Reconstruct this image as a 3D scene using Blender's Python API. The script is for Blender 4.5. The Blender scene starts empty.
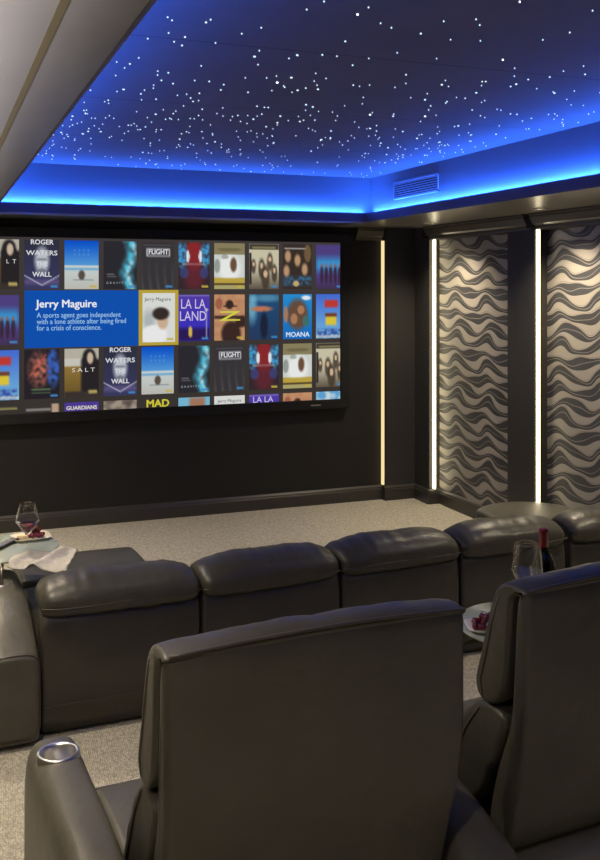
import bpy, bmesh, math, random
from mathutils import Vector, noise, Matrix
C = bpy.context.scene.collection
S = bpy.context.scene
PI = math.pi
R = math.radians
rnd = random.Random(7)

# ------------------------------------------------------------------ camera, world, lights, exposure
cam_d = bpy.data.cameras.new('camera')
cam = bpy.data.objects.new('camera', cam_d); C.objects.link(cam)
cam.location = (0, 0, 2.0)
cam.rotation_euler = (R(90), 0, R(-21.12))
cam_d.sensor_fit = 'VERTICAL'; cam_d.sensor_height = 36.0
cam_d.lens = 945 / 860 * 36.0
cam_d.shift_y = -143 / 860
cam_d.clip_start = 0.02
S.camera = cam

w = bpy.data.worlds.new('world'); S.world = w; w.use_nodes = True
w.node_tree.nodes['Background'].inputs[0].default_value = (0.02, 0.02, 0.025, 1)
w.node_tree.nodes['Background'].inputs[1].default_value = 0.3

S.view_settings.view_transform = 'Standard'
S.view_settings.look = 'None'
S.view_settings.exposure = 0.0
S.view_settings.gamma = 1.0
S.view_settings.use_curve_mapping = False

# levels (m): lower floor 0, riser 0.18, soffit underside 2.555, tray ceiling 2.933
FL, RZ, SOF, CEI = 0.0, 0.18, 2.555, 2.933
XL, XR, YB, YF = -0.5, 4.36, -1.6, 8.05          # room walls
TX0, TX1, TY0, TY1 = 0.40, 3.42, 0.2, 7.28      # tray opening (lip inner faces)
GAP = 0.07                                       # trough width behind the lip

def area(name, loc, size, size_y, energy, color, rot=(0, 0, 0), spread=180):
    d = bpy.data.lights.new(name, 'AREA'); d.shape = 'RECTANGLE'; d.size = size; d.size_y = size_y
    d.energy = energy; d.color = color; d.spread = R(spread)
    o = bpy.data.objects.new(name, d); C.objects.link(o); o.location = loc; o.rotation_euler = rot
    return o
def spot(name, loc, energy, color, angle, blend=0.7, size=0.03, rot=(0, 0, 0)):
    d = bpy.data.lights.new(name, 'SPOT'); d.energy = energy; d.color = color
    d.spot_size = R(angle); d.spot_blend = blend; d.shadow_soft_size = size
    o = bpy.data.objects.new(name, d); C.objects.link(o); o.location = loc; o.rotation_euler = rot
    return o

COVE = (0.026, 0.135, 1.0)
COVE_W = 24.0                                    # watts per metre of cove tape
WARM = (1.0, 0.84, 0.60)
# cove light, lying in the trough behind each lip and shining up
cz = SOF + 0.0715
area('cove_light', (TX1 + GAP*0.66, (TY0+TY1)/2, cz), 0.012, TY1-TY0, COVE_W*(TY1-TY0), COVE, (PI, 0, 0))
area('cove_light', (TX0 - GAP*0.66, (TY0+TY1)/2, cz), 0.012, TY1-TY0, COVE_W*(TY1-TY0), COVE, (PI, 0, 0))
area('cove_light', ((TX0+TX1)/2, TY1 + GAP*0.66, cz), TX1-TX0, 0.012, COVE_W*(TX1-TX0), COVE, (PI, 0, 0))
area('cove_light', ((TX0+TX1)/2, TY0 - GAP*0.66, cz), TX1-TX0, 0.012, COVE_W*(TX1-TX0), COVE, (PI, 0, 0))
# soffit downlights, a visible pair, then unseen ones added for brightness: (x, y, watts)
DOWN = [(3.99, 7.24, 85), (3.99, 5.62, 105), (3.99, 4.0, 70), (3.99, 2.4, 70), (3.99, 0.8, 60),
        (-0.05, 7.24, 130), (-0.05, 5.62, 130), (-0.05, 4.0, 80), (-0.05, 2.4, 80), (-0.05, 0.8, 70),
        (0.9, -0.6, 70), (1.9, -0.6, 70), (2.9, -0.6, 70)]
# unseen uplight bar added on the left wall to brighten the soffit
area('added_uplight_beam', (XL+0.19, 3.6, 1.89), 0.04, 7.6, 82, (0.95, 0.92, 1.0), (PI, R(12), 0), 70)
for x, y, e in DOWN:
    spot('downlight_beam', (x, y, SOF - 0.012), e*1.3, WARM, 125, 0.9, 0.03)

# ------------------------------------------------------------------ materials
def lin(c):
    return tuple(((v/255)/12.92 if v/255 <= 0.04045 else ((v/255+0.055)/1.055)**2.4) for v in c)
def mat(name, color, rough=0.6, metal=0.0, spec=0.5, noise_amt=0.0, noise_scale=6, bump=0.0, bump_scale=60, coat=0.0):
    m = bpy.data.materials.new(name); m.use_nodes = True
    nt = m.node_tree; b = nt.nodes['Principled BSDF']
    b.inputs['Base Color'].default_value = (*color, 1)
    b.inputs['Roughness'].default_value = rough; b.inputs['Metallic'].default_value = metal
    b.inputs['Specular IOR Level'].default_value = spec; b.inputs['Coat Weight'].default_value = coat
    tc = nt.nodes.new('ShaderNodeTexCoord')
    if noise_amt:
        n = nt.nodes.new('ShaderNodeTexNoise'); n.inputs['Scale'].default_value = noise_scale
        n.inputs['Detail'].default_value = 5
        nt.links.new(tc.outputs['Object'], n.inputs['Vector'])
        r = nt.nodes.new('ShaderNodeValToRGB')
        r.color_ramp.elements[0].position = 0.3; r.color_ramp.elements[1].position = 0.7
        r.color_ramp.elements[0].color = (*[v*(1-noise_amt) for v in color], 1)
        r.color_ramp.elements[1].color = (*[min(1, v*(1+noise_amt)) for v in color], 1)
        nt.links.new(n.outputs['Fac'], r.inputs['Fac']); nt.links.new(r.outputs['Color'], b.inputs['Base Color'])
    if bump:
        n = nt.nodes.new('ShaderNodeTexNoise'); n.inputs['Scale'].default_value = bump_scale
        n.inputs['Detail'].default_value = 4
        nt.links.new(tc.outputs['Object'], n.inputs['Vector'])
        bp = nt.nodes.new('ShaderNodeBump'); bp.inputs['Strength'].default_value = bump
        bp.inputs['Distance'].default_value = 0.01
        nt.links.new(n.outputs['Fac'], bp.inputs['Height']); nt.links.new(bp.outputs['Normal'], b.inputs['Normal'])
    return m
def emit(name, color, strength):
    m = bpy.data.materials.new(name); m.use_nodes = True
    nt = m.node_tree; nt.nodes.remove(nt.nodes['Principled BSDF'])
    e = nt.nodes.new('ShaderNodeEmission'); e.inputs[0].default_value = (*color, 1); e.inputs[1].default_value = strength
    nt.links.new(e.outputs[0], nt.nodes['Material Output'].inputs[0])
    return m
def glass(name, color=(1, 1, 1), rough=0.0, ior=1.45):
    m = bpy.data.materials.new(name); m.use_nodes = True
    b = m.node_tree.nodes['Principled BSDF']
    b.inputs['Base Color'].default_value = (*color, 1); b.inputs['Roughness'].default_value = rough
    b.inputs['Transmission Weight'].default_value = 1.0; b.inputs['IOR'].default_value = ior
    return m

def leather_mat(name, color, rough):
    m = bpy.data.materials.new(name); m.use_nodes = True
    nt = m.node_tree; b = nt.nodes['Principled BSDF']; L = nt.links.new
    tc = nt.nodes.new('ShaderNodeTexCoord')
    n1 = nt.nodes.new('ShaderNodeTexNoise'); n1.inputs['Scale'].default_value = 4.0; n1.inputs['Detail'].default_value = 6
    L(tc.outputs['Object'], n1.inputs['Vector'])
    r = nt.nodes.new('ShaderNodeValToRGB')
    r.color_ramp.elements[0].position = 0.3; r.color_ramp.elements[1].position = 0.75
    r.color_ramp.elements[0].color = (*[v*0.82 for v in color], 1); r.color_ramp.elements[1].color = (*[v*1.2 for v in color], 1)
    L(n1.outputs['Fac'], r.inputs['Fac']); L(r.outputs['Color'], b.inputs['Base Color'])
    mr = nt.nodes.new('ShaderNodeMapRange'); mr.inputs['To Min'].default_value = rough-0.07; mr.inputs['To Max'].default_value = rough+0.10
    L(n1.outputs['Fac'], mr.inputs['Value']); L(mr.outputs['Result'], b.inputs['Roughness'])
    v = nt.nodes.new('ShaderNodeTexVoronoi'); v.inputs['Scale'].default_value = 330
    L(tc.outputs['Object'], v.inputs['Vector'])
    n2 = nt.nodes.new('ShaderNodeTexNoise'); n2.inputs['Scale'].default_value = 14; n2.inputs['Detail'].default_value = 3
    L(tc.outputs['Object'], n2.inputs['Vector'])
    b1 = nt.nodes.new('ShaderNodeBump'); b1.inputs['Strength'].default_value = 0.10; b1.inputs['Distance'].default_value = 0.002
    L(v.outputs['Distance'], b1.inputs['Height'])
    b2 = nt.nodes.new('ShaderNodeBump'); b2.inputs['Strength'].default_value = 0.30; b2.inputs['Distance'].default_value = 0.012
    L(n2.outputs['Fac'], b2.inputs['Height']); L(b1.outputs['Normal'], b2.inputs['Normal']); L(b2.outputs['Normal'], b.inputs['Normal'])
    b.inputs['Specular IOR Level'].default_value = 0.35
    return m

LEATHER = leather_mat('dark_leather', (0.050, 0.047, 0.037), 0.36)
LEATHER2 = leather_mat('arm_leather', (0.080, 0.075, 0.060), 0.38)
M_pipe = mat('piping_leather', (0.045, 0.038, 0.030), 0.45)
M_wall = mat('charcoal_paint', (0.0115, 0.0098, 0.0085), 0.75, noise_amt=0.1, noise_scale=3)
M_pil = mat('graphite_paint', (0.040, 0.038, 0.036), 0.5, spec=0.4)
M_base = mat('graphite_gloss_paint', (0.042, 0.039, 0.036), 0.35)
M_crown = mat('bronze_grey_paint', (0.09, 0.082, 0.070), 0.28)
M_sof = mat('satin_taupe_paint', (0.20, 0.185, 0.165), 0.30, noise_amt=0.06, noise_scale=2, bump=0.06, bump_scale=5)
M_cove = mat('cove_paint', (0.11, 0.11, 0.13), 0.7)
M_lip = mat('lip_blue_glow_tint', (0.07, 0.07, 0.15), 0.6)  # blue glow of the cove light put into the lip colour
M_gold = mat('gold_brown_bead', (0.10, 0.078, 0.035), 0.5)
M_back = mat('rear_wall_paint', (0.10, 0.09, 0.08), 0.8)
M_steel = mat('brushed_steel', (0.72, 0.70, 0.66), 0.28, metal=1.0)
M_dmetal = mat('dark_metal', (0.25, 0.23, 0.20), 0.35, metal=1.0)
M_black = mat('black_felt', (0.006, 0.006, 0.007), 0.85)
M_glass = glass('clear_glass')
M_plastic = mat('black_plastic', (0.02, 0.02, 0.022), 0.35)
M_led = emit('warm_led', (1.0, 0.86, 0.55), 8.0)
M_ledw = emit('soft_warm_led', (1.0, 0.80, 0.40), 1.0)
M_bluetape = emit('blue_led', (0.03, 0.22, 1.0), 2.0)
M_lens = emit('lamp_lens', (1.0, 0.85, 0.6), 3.0)
M_star = emit('star_point', (0.75, 0.95, 1.0), 1.3)
M_star2 = emit('bright_star_point', (0.9, 1.0, 1.0), 3.0)

def carpet_mat():
    m = bpy.data.materials.new('loop_carpet'); m.use_nodes = True
    nt = m.node_tree; b = nt.nodes['Principled BSDF']; L = nt.links.new
    tc = nt.nodes.new('ShaderNodeTexCoord')
    mp = nt.nodes.new('ShaderNodeMapping'); mp.inputs['Rotation'].default_value = (0, 0, R(4))
    L(tc.outputs['Object'], mp.inputs['Vector'])
    mp2 = nt.nodes.new('ShaderNodeMapping'); mp2.inputs['Scale'].default_value = (115, 62, 1)
    L(mp.outputs['Vector'], mp2.inputs['Vector'])
    v = nt.nodes.new('ShaderNodeTexVoronoi'); v.inputs['Scale'].default_value = 1.0; v.inputs['Randomness'].default_value = 0.55
    L(mp2.outputs['Vector'], v.inputs['Vector'])
    r = nt.nodes.new('ShaderNodeValToRGB')
    r.color_ramp.elements[0].position = 0.12; r.color_ramp.elements[1].position = 0.75
    r.color_ramp.elements[0].color = (0.62, 0.58, 0.47, 1); r.color_ramp.elements[1].color = (0.33, 0.31, 0.255, 1)
    L(v.outputs['Distance'], r.inputs['Fac'])
    n = nt.nodes.new('ShaderNodeTexNoise'); n.inputs['Scale'].default_value = 30; n.inputs['Detail'].default_value = 6
    L(tc.outputs['Object'], n.inputs['Vector'])
    mx = nt.nodes.new('ShaderNodeMix'); mx.data_type = 'RGBA'; mx.blend_type = 'OVERLAY'; mx.inputs['Factor'].default_value = 0.35
    L(r.outputs['Color'], mx.inputs['A']); L(n.outputs['Fac'], mx.inputs['B']); L(mx.outputs['Result'], b.inputs['Base Color'])
    bp = nt.nodes.new('ShaderNodeBump'); bp.inputs['Strength'].default_value = 0.8; bp.inputs['Distance'].default_value = 0.006
    bp.invert = True
    L(v.outputs['Distance'], bp.inputs['Height']); L(bp.outputs['Normal'], b.inputs['Normal'])
    b.inputs['Roughness'].default_value = 0.95; b.inputs['Specular IOR Level'].default_value = 0.1
    return m
M_carpet = carpet_mat()

class NB:                                          # tiny helper to write math node chains
    def __init__(s, nt): s.nt = nt
    def m(s, op, a, b=None, c=None):
        n = s.nt.nodes.new('ShaderNodeMath'); n.operation = op
        for i, v in enumerate((a, b, c)):
            if v is None: continue
            if isinstance(v, (int, float)): n.inputs[i].default_value = v
            else: s.nt.links.new(v, n.inputs[i])
        return n.outputs[0]

def wallpaper_mat():
    m = bpy.data.materials.new('wave_wallpaper'); m.use_nodes = True
    nt = m.node_tree; b = nt.nodes['Principled BSDF']; L = nt.links.new; N = NB(nt).m
    tc = nt.nodes.new('ShaderNodeTexCoord'); sp = nt.nodes.new('ShaderNodeSeparateXYZ')
    L(tc.outputs['Object'], sp.inputs[0]); y, z = sp.outputs['Y'], sp.outputs['Z']
    th = N('MULTIPLY', y, 2*PI/0.50)
    zr = N('MULTIPLY', z, 2*PI/0.52)
    ph = N('MULTIPLY', N('SINE', zr), 0.62)                       # crests shift sideways from row to row
    a1 = N('SINE', N('ADD', th, ph))
    a2 = N('SINE', N('ADD', N('MULTIPLY', th, 2.0), N('ADD', ph, 1.1)))
    amp = N('MULTIPLY_ADD', N('SINE', N('ADD', N('MULTIPLY', zr, 2.0), 0.6)), 0.08, 0.30)
    wv = N('MULTIPLY_ADD', a2, 0.07, N('MULTIPLY', a1, amp))
    drift = N('MULTIPLY', N('SINE', N('MULTIPLY', y, 2.1)), 0.25)
    v = N('ADD', N('ADD', N('MULTIPLY', z, 1/0.108), wv), drift)
    fr = N('FRACT', v)
    ps = N('MULTIPLY_ADD', N('FLOOR', v), 2.35, N('ADD', th, 0.7))
    du = N('MULTIPLY_ADD', N('SINE', ps), 0.25, 0.575)              # swelling and pinching bands
    dark = N('LESS_THAN', fr, du)
    lp = N('MULTIPLY_ADD', N('SINE', N('ADD', ps, 1.9)), 0.16, 0.5)
    line = N('LESS_THAN', N('ABSOLUTE', N('SUBTRACT', fr, N('MULTIPLY', du, lp))), 0.028)
    line2 = N('LESS_THAN', N('ABSOLUTE', N('SUBTRACT', fr, N('ADD', du, 0.07))), 0.02)
    def mix(f, A, B):
        x = nt.nodes.new('ShaderNodeMix'); x.data_type = 'RGBA'; L(f, x.inputs['Factor'])
        for k, c in (('A', A), ('B', B)):
            if isinstance(c, tuple): x.inputs[k].default_value = (*c, 1)
            else: L(c, x.inputs[k])
        return x.outputs['Result']
    lightc, darkc, linec = (0.34, 0.315, 0.27), (0.045, 0.046, 0.050), (0.22, 0.21, 0.19)
    c = mix(dark, lightc, darkc)
    c = mix(N('MULTIPLY', line, dark), c, linec)
    c = mix(N('MULTIPLY', line2, N('SUBTRACT', 1.0, dark)), c, (0.20, 0.18, 0.155))
    L(c, b.inputs['Base Color'])
    b.inputs['Roughness'].default_value = 0.5
    return m
M_paper = wallpaper_mat()

def star_ceiling_mat():
    m = mat('dark_ceiling_fabric', (0.072, 0.062, 0.066), 0.85, noise_amt=0.08, noise_scale=3)
    nt = m.node_tree; b = nt.nodes['Principled BSDF']; N = NB(nt).m
    tc = nt.nodes.new('ShaderNodeTexCoord'); sp = nt.nodes.new('ShaderNodeSeparateXYZ')
    nt.links.new(tc.outputs['Object'], sp.inputs[0])
    f = N('FRACT', N('MULTIPLY', N('SUBTRACT', sp.outputs['Y'], -0.18), 1/1.22))
    seam = N('LESS_THAN', f, 0.008)
    src = b.inputs['Base Color'].links[0].from_socket
    x = nt.nodes.new('ShaderNodeMix'); x.data_type = 'RGBA'
    nt.links.new(seam, x.inputs['Factor']); nt.links.new(src, x.inputs['A']); x.inputs['B'].default_value = (0.02, 0.018, 0.02, 1)
    nt.links.new(x.outputs['Result'], b.inputs['Base Color'])
    return m
M_ceil = star_ceiling_mat()

def attr_emit(name, strength):
    m = bpy.data.materials.new(name); m.use_nodes = True
    nt = m.node_tree; nt.nodes.remove(nt.nodes['Principled BSDF'])
    a = nt.nodes.new('ShaderNodeAttribute'); a.attribute_name = 'Col'
    e = nt.nodes.new('ShaderNodeEmission'); e.inputs[1].default_value = strength
    nt.links.new(a.outputs['Color'], e.inputs[0]); nt.links.new(e.outputs[0], nt.nodes['Material Output'].inputs[0])
    return m
SCR = 0.9
M_pic = attr_emit('screen_picture', SCR)

# ------------------------------------------------------------------ mesh helpers
def link(name, me, m, parent=None, smooth=False):
    o = bpy.data.objects.new(name, me); C.objects.link(o)
    if m is not None and not me.materials: me.materials.append(m)
    if smooth:
        for p in me.polygons: p.use_smooth = True
    if parent is not None: o.parent = parent
    return o
def from_data(name, vs, fs, m, parent=None, smooth=False):
    me = bpy.data.meshes.new(name); me.from_pydata([tuple(v) for v in vs], [], fs); me.validate()
    bm = bmesh.new(); bm.from_mesh(me); bmesh.ops.recalc_face_normals(bm, faces=bm.faces); bm.to_mesh(me); bm.free()
    return link(name, me, m, parent, smooth)
def tag(o, label=None, cat=None, group=None, kind=None):
    if label: o['label'] = label
    if cat: o['category'] = cat
    if group: o['group'] = group
    if kind: o['kind'] = kind
    return o
def empty(name, loc, rz=0):
    o = bpy.data.objects.new(name, None); C.objects.link(o); o.location = loc; o.rotation_euler = (0, 0, rz)
    o.empty_display_size = 0.1
    return o
class MB:
    def __init__(s): s.v = []; s.f = []
    def add(s, vs, fs):
        k = len(s.v); s.v += [tuple(v) for v in vs]; s.f += [tuple(i+k for i in f) for f in fs]; return s
    def box(s, x0, x1, y0, y1, z0, z1):
        return s.add([(x0,y0,z0),(x1,y0,z0),(x1,y1,z0),(x0,y1,z0),(x0,y0,z1),(x1,y0,z1),(x1,y1,z1),(x0,y1,z1)],
                     [(0,3,2,1),(4,5,6,7),(0,1,5,4),(1,2,6,5),(2,3,7,6),(3,0,4,7)])
    def lathe(s, prof, cx=0, cy=0, n=24, cap=True):
        vs = []; fs = []
        for r, z in prof:
            for i in range(n): vs.append((cx + r*math.cos(2*PI*i/n), cy + r*math.sin(2*PI*i/n), z))
        for j in range(len(prof)-1):
            for i in range(n): fs.append((j*n+i, j*n+(i+1) % n, (j+1)*n+(i+1) % n, (j+1)*n+i))
        if cap: fs.append(tuple(range(n))[::-1]); fs.append(tuple((len(prof)-1)*n+i for i in range(n)))
        return s.add(vs, fs)
    def tube(s, pts, r, n=8, closed=False):
        vs = []; fs = []; pts = [Vector(p) for p in pts]; m = len(pts)
        for j, p in enumerate(pts):
            a = pts[(j-1) % m] if (closed or j > 0) else p
            b = pts[(j+1) % m] if (closed or j < m-1) else p
            t = (b-a).normalized(); up = Vector((0,0,1)) if abs(t.z) < 0.9 else Vector((1,0,0))
            e1 = t.cross(up).normalized(); e2 = t.cross(e1)
            for i in range(n): vs.append(p + r*(math.cos(2*PI*i/n)*e1 + math.sin(2*PI*i/n)*e2))
        for j in range(m if closed else m-1):
            for i in range(n): fs.append((j*n+i, j*n+(i+1) % n, ((j+1) % m)*n+(i+1) % n, ((j+1) % m)*n+i))
        if not closed: fs.append(tuple(range(n))[::-1]); fs.append(tuple((m-1)*n+i for i in range(n)))
        return s.add(vs, fs)
    def sphere(s, c, r, nu=10, nv=7, sx=1, sy=1, sz=1):
        vs = [(c[0], c[1], c[2]-r*sz)]; fs = []
        for j in range(1, nv):
            a = -PI/2 + PI*j/nv
            for i in range(nu): vs.append((c[0]+sx*r*math.cos(a)*math.cos(2*PI*i/nu), c[1]+sy*r*math.cos(a)*math.sin(2*PI*i/nu), c[2]+sz*r*math.sin(a)))
        vs.append((c[0], c[1], c[2]+r*sz)); top = len(vs)-1
        for i in range(nu): fs.append((0, 1+(i+1) % nu, 1+i)); fs.append((top, 1+(nv-2)*nu+i, 1+(nv-2)*nu+(i+1) % nu))
        for j in range(nv-2):
            for i in range(nu): fs.append((1+j*nu+i, 1+j*nu+(i+1) % nu, 1+(j+1)*nu+(i+1) % nu, 1+(j+1)*nu+i))
        return s.add(vs, fs)
    def build(s, name, m, parent=None, smooth=False, bevel=0.0):
        o = from_data(name, s.v, s.f, m, parent, smooth)
        if bevel:
            b = o.modifiers.new('bevel', 'BEVEL'); b.width = bevel; b.segments = 2; b.limit_method = 'ANGLE'
        return o
def chaikin(pts, it=2):
    for _ in range(it):
        q = []
        for i in range(len(pts)):
            a, b = pts[i], pts[(i+1) % len(pts)]
            q.append((a[0]*0.75+b[0]*0.25, a[1]*0.75+b[1]*0.25)); q.append((a[0]*0.25+b[0]*0.75, a[1]*0.25+b[1]*0.75))
        pts = q
    return pts
def sweep(name, prof, a, b, r, m, parent, axis='X', it=2, puff=0.0, deform=None, nmid=16, nend=6, mb=None):
    """sweeps a closed (p, q) profile along an axis, rounding both ends by r"""
    pr = chaikin(prof, it); n = len(pr)
    area2 = sum(pr[i][0]*pr[(i+1) % n][1]-pr[(i+1) % n][0]*pr[i][1] for i in range(n))
    sg = 1 if area2 > 0 else -1
    nor = []
    for i in range(n):
        p, q = pr[(i-1) % n], pr[(i+1) % n]; dx, dy = q[0]-p[0], q[1]-p[1]; l = math.hypot(dx, dy) or 1
        nor.append((sg*dy/l, -sg*dx/l))
    st = []
    for i in range(nend): t = PI/2*i/nend; st.append((a + r*(1-math.cos(t)), r*(1-math.sin(t))))
    for i in range(nmid+1): st.append((a+r+(b-a-2*r)*i/nmid, 0.0))
    for i in range(nend-1, -1, -1): t = PI/2*i/nend; st.append((b - r*(1-math.cos(t)), r*(1-math.sin(t))))
    vs = []; fs = []; mid = (a+b)/2; hw = (b-a)/2
    for x, ins in st:
        t = (x-mid)/hw; pf = puff*max(0, 1-abs(t)**4)
        for (p, q), (u, v) in zip(pr, nor):
            P, Q, X = p+u*(pf-ins), q+v*(pf-ins), x
            if deform: X, P, Q = deform(X, P, Q, t)
            vs.append((X, P, Q) if axis == 'X' else (P, X, Q))
    ns = len(st)
    for j in range(ns-1):
        for i in range(n): fs.append((j*n+i, j*n+(i+1) % n, (j+1)*n+(i+1) % n, (j+1)*n+i))
    fs.append(tuple(range(n))); fs.append(tuple((ns-1)*n+i for i in range(n)))
    if mb is not None: mb.add(vs, fs); return None
    return from_data(name, vs, fs, m, parent, True)
def copy_tree(o, parent=None):
    c = o.copy(); C.objects.link(c)
    if parent is not None: c.parent = parent
    for ch in [k for k in C.objects if k.parent == o]: copy_tree(ch, c)
    return c

# ------------------------------------------------------------------ room shell
T = 0.1
def struct(o, label):
    o['kind'] = 'structure'; o['label'] = label; return o
struct(MB().box(XL-T, XR+T, YB-T, YF+T, -0.1, FL).build('floor', M_carpet), 'beige loop carpet floor of the cinema room')
o = MB().box(XL, XR, YB, 2.95, FL, RZ).build('floor_riser', M_carpet, bevel=0.008)
struct(o, 'carpeted riser step under the rear row of recliners')
struct(MB().box(XL-T, XR+T, YF, YF+T, FL, CEI+0.1).build('wall_front', M_wall), 'charcoal black wall behind the projection screen')
struct(MB().box(XR, XR+T, YB, YF, FL, CEI+0.1).build('wall_right', M_paper), 'right wall covered in grey and beige wave wallpaper')
struct(MB().box(XL-T, XL, YB, YF, FL, CEI+0.1).build('wall_left', M_paper), 'dark painted left wall')
struct(MB().box(XL-T, XR+T, YB-T, YB, FL, CEI+0.1).build('wall_back', M_back), 'dark painted rear wall')
ceil = struct(MB().box(XL-T, XR+T, YB-T, YF+T, CEI, CEI+0.1).build('ceiling', M_ceil), 'dark fibre optic star ceiling inside the blue lit tray')

# pilasters on the right wall and at the front right corner
tn = [0]
def trim(mb, m, label, bevel=0.0, smooth=False):
    tn[0] += 1
    return struct(mb.build('trim_%d' % tn[0], m, bevel=bevel, smooth=smooth), label)
PX = 4.25
trim(MB().box(PX, XR, 7.70, 7.98, FL, SOF).box(3.95, XR, 7.98, YF, FL, SOF), M_pil, 'dark graphite corner pilaster right of the screen')
trim(MB().box(PX, XR, 6.05, 6.42, FL, SOF), M_pil, 'dark graphite pilaster between the two wave wallpaper panels')
trim(MB().box(PX, XR, 4.40, 4.77, FL, SOF), M_pil, 'dark graphite pilaster near the front seats')
trim(MB().box(XL, XL+0.11, 7.70, YF, FL, SOF), M_pil, 'dark graphite corner pilaster left of the screen')
trim(MB().box(XL, XL+0.11, 6.05, 6.42, FL, SOF), M_pil, 'dark graphite pilaster on the left wall near the front')
trim(MB().box(XL, XL+0.11, 4.40, 4.77, FL, SOF), M_pil, 'dark graphite pilaster on the left wall beside the front row')
# baseboards
def bb_prof(mb, pts):
    """baseboard along a polyline; profile grows to the left of the direction of travel"""
    prof = [(0,0),(0.022,0),(0.022,0.098),(0.017,0.108),(0.017,0.118),(0.008,0.130),(0,0.136)]
    n = len(pts); offs = []
    for i in range(n):
        d0 = (Vector(pts[i])-Vector(pts[i-1])).normalized() if i > 0 else (Vector(pts[1])-Vector(pts[0])).normalized()
        d1 = (Vector(pts[i+1])-Vector(pts[i])).normalized() if i < n-1 else d0
        n0, n1 = Vector((-d0.y, d0.x)), Vector((-d1.y, d1.x)); mm = n0+n1
        offs.append(mm/(mm.dot(n0) or 1))
    vs = []; fs = []; k = len(prof)
    for p, o_ in zip(pts, offs):
        for a, z in prof: vs.append((p[0]+o_.x*a, p[1]+o_.y*a, z))
    for i in range(n-1):
        for j in range(k): fs.append((i*k+j, i*k+(j+1) % k, (i+1)*k+(j+1) % k, (i+1)*k+j))
    fs.append(tuple(range(k))); fs.append(tuple((n-1)*k+i for i in range(k)))
    mb.add(vs, fs)
mb = MB(); bb_prof(mb, [(3.95, YF), (XL+0.001, YF)])
struct(mb.build('baseboard_front', M_base), 'dark moulded baseboard under the projection screen')
mb = MB(); bb_prof(mb, [(XR, 2.96), (XR, 4.40), (PX, 4.40), (PX, 4.77), (XR, 4.77), (XR, 6.05), (PX, 6.05), (PX, 6.42), (XR, 6.42), (XR, 7.70), (PX, 7.70), (PX, 7.98), (3.95, 7.98), (3.95, YF-0.03)])
struct(mb.build('baseboard_right', M_base), 'dark moulded baseboard stepping around the right wall pilasters')

# soffit ring: underside slab, lip and the recess walls of the tray
def box_trim(args, m, label, bevel=0.0): return trim(MB().box(*args), m, label, bevel)
box_trim((TX1+0.001, XR, YB, YF, SOF, SOF+0.02), M_sof, 'satin taupe soffit along the right wall')
box_trim((XL, TX0-0.001, YB, YF, SOF, SOF+0.02), M_sof, 'satin taupe soffit overhead along the left side')
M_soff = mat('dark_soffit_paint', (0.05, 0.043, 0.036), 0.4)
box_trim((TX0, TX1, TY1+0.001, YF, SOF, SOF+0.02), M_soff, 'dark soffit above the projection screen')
box_trim((TX0, TX1, YB, TY0-0.001, SOF, SOF+0.02), M_sof, 'satin taupe soffit at the rear of the room')
LH = 0.072; LT = 0.012
mb = MB()
mb.box(TX0-LT, TX1+LT, TY1, TY1+LT, SOF-0.001, SOF+LH).box(TX0-LT, TX1+LT, TY0-LT, TY0, SOF-0.001, SOF+LH)
mb.box(TX1, TX1+LT, TY0, TY1, SOF-0.001, SOF+LH).box(TX0-LT, TX0, TY0, TY1, SOF-0.001, SOF+LH)
trim(mb, M_lip, 'upright lip around the tray hiding the blue light')
a0, a1, b0, b1 = TX0-GAP, TX1+GAP, TY0-GAP, TY1+GAP
mb = MB().box(a1, a1+0.03, b0, b1, SOF+0.02, CEI).box(a0-0.03, a0, b0, b1, SOF+0.02, CEI)
mb.box(a0-0.03, a1+0.03, b1, b1+0.03, SOF+0.02, CEI).box(a0-0.03, a1+0.03, b0-0.03, b0, SOF+0.02, CEI)
trim(mb, M_cove, 'recess walls of the ceiling tray washed in blue light')
trim(MB().box(0.226, 0.242, YB, YF, SOF-0.006, SOF), M_gold, 'gold brown bead running along the left soffit')
trim(MB().box(TX0, TX1-0.02, TY1+0.0, TY1+0.03, SOF-0.014, SOF-0.001), mat('satin_metal_edge', (0.45, 0.42, 0.45), 0.4, metal=0.7), 'thin satin edge strip under the front lip')

# crown moulding under the right soffit
cp = [(0,0),(0.018,0),(0.022,0.012),(0.022,0.026),(0.045,0.040),(0.062,0.070),(0.072,0.084),(0.072,0.100),(0.085,0.104),(0.085,0.118),(0,0.118)]
def crown(x_or_y, a, b, along, label, z0=SOF-0.118):
    vs = []; k = len(cp)
    for t in (a, b):
        for d, z in cp: vs.append((x_or_y-d, t, z0+z) if along == 'Y' else (t, x_or_y-d, z0+z))
    fs = [(j, (j+1) % k, k+(j+1) % k, k+j) for j in range(k)] + [tuple(range(k)), tuple(k+i for i in range(k))]
    return trim(MB().add(vs, fs), M_crown, label)
crown(PX, YB, 6.02, 'Y', 'crown moulding above the nearer wave wallpaper panel')
crown(PX, 6.10, 7.67, 'Y', 'crown moulding above the farther wave wallpaper panel')
trim(MB().box(PX-0.045, XR, 6.02, 6.10, SOF-0.11, SOF-0.03).box(PX-0.045, XR, 7.67, 7.75, SOF-0.11, SOF-0.03), M_wall, 'dark blocks breaking the crown moulding above the light strips')
crown(YF, 3.66, 3.93, 'X', 'short crown moulding piece right of the projection screen')
MB_in = MB().box(PX, XR, YB, 7.70, SOF-0.12, SOF)
trim(MB_in, M_pil, 'dark header band above the wave wallpaper')

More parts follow.
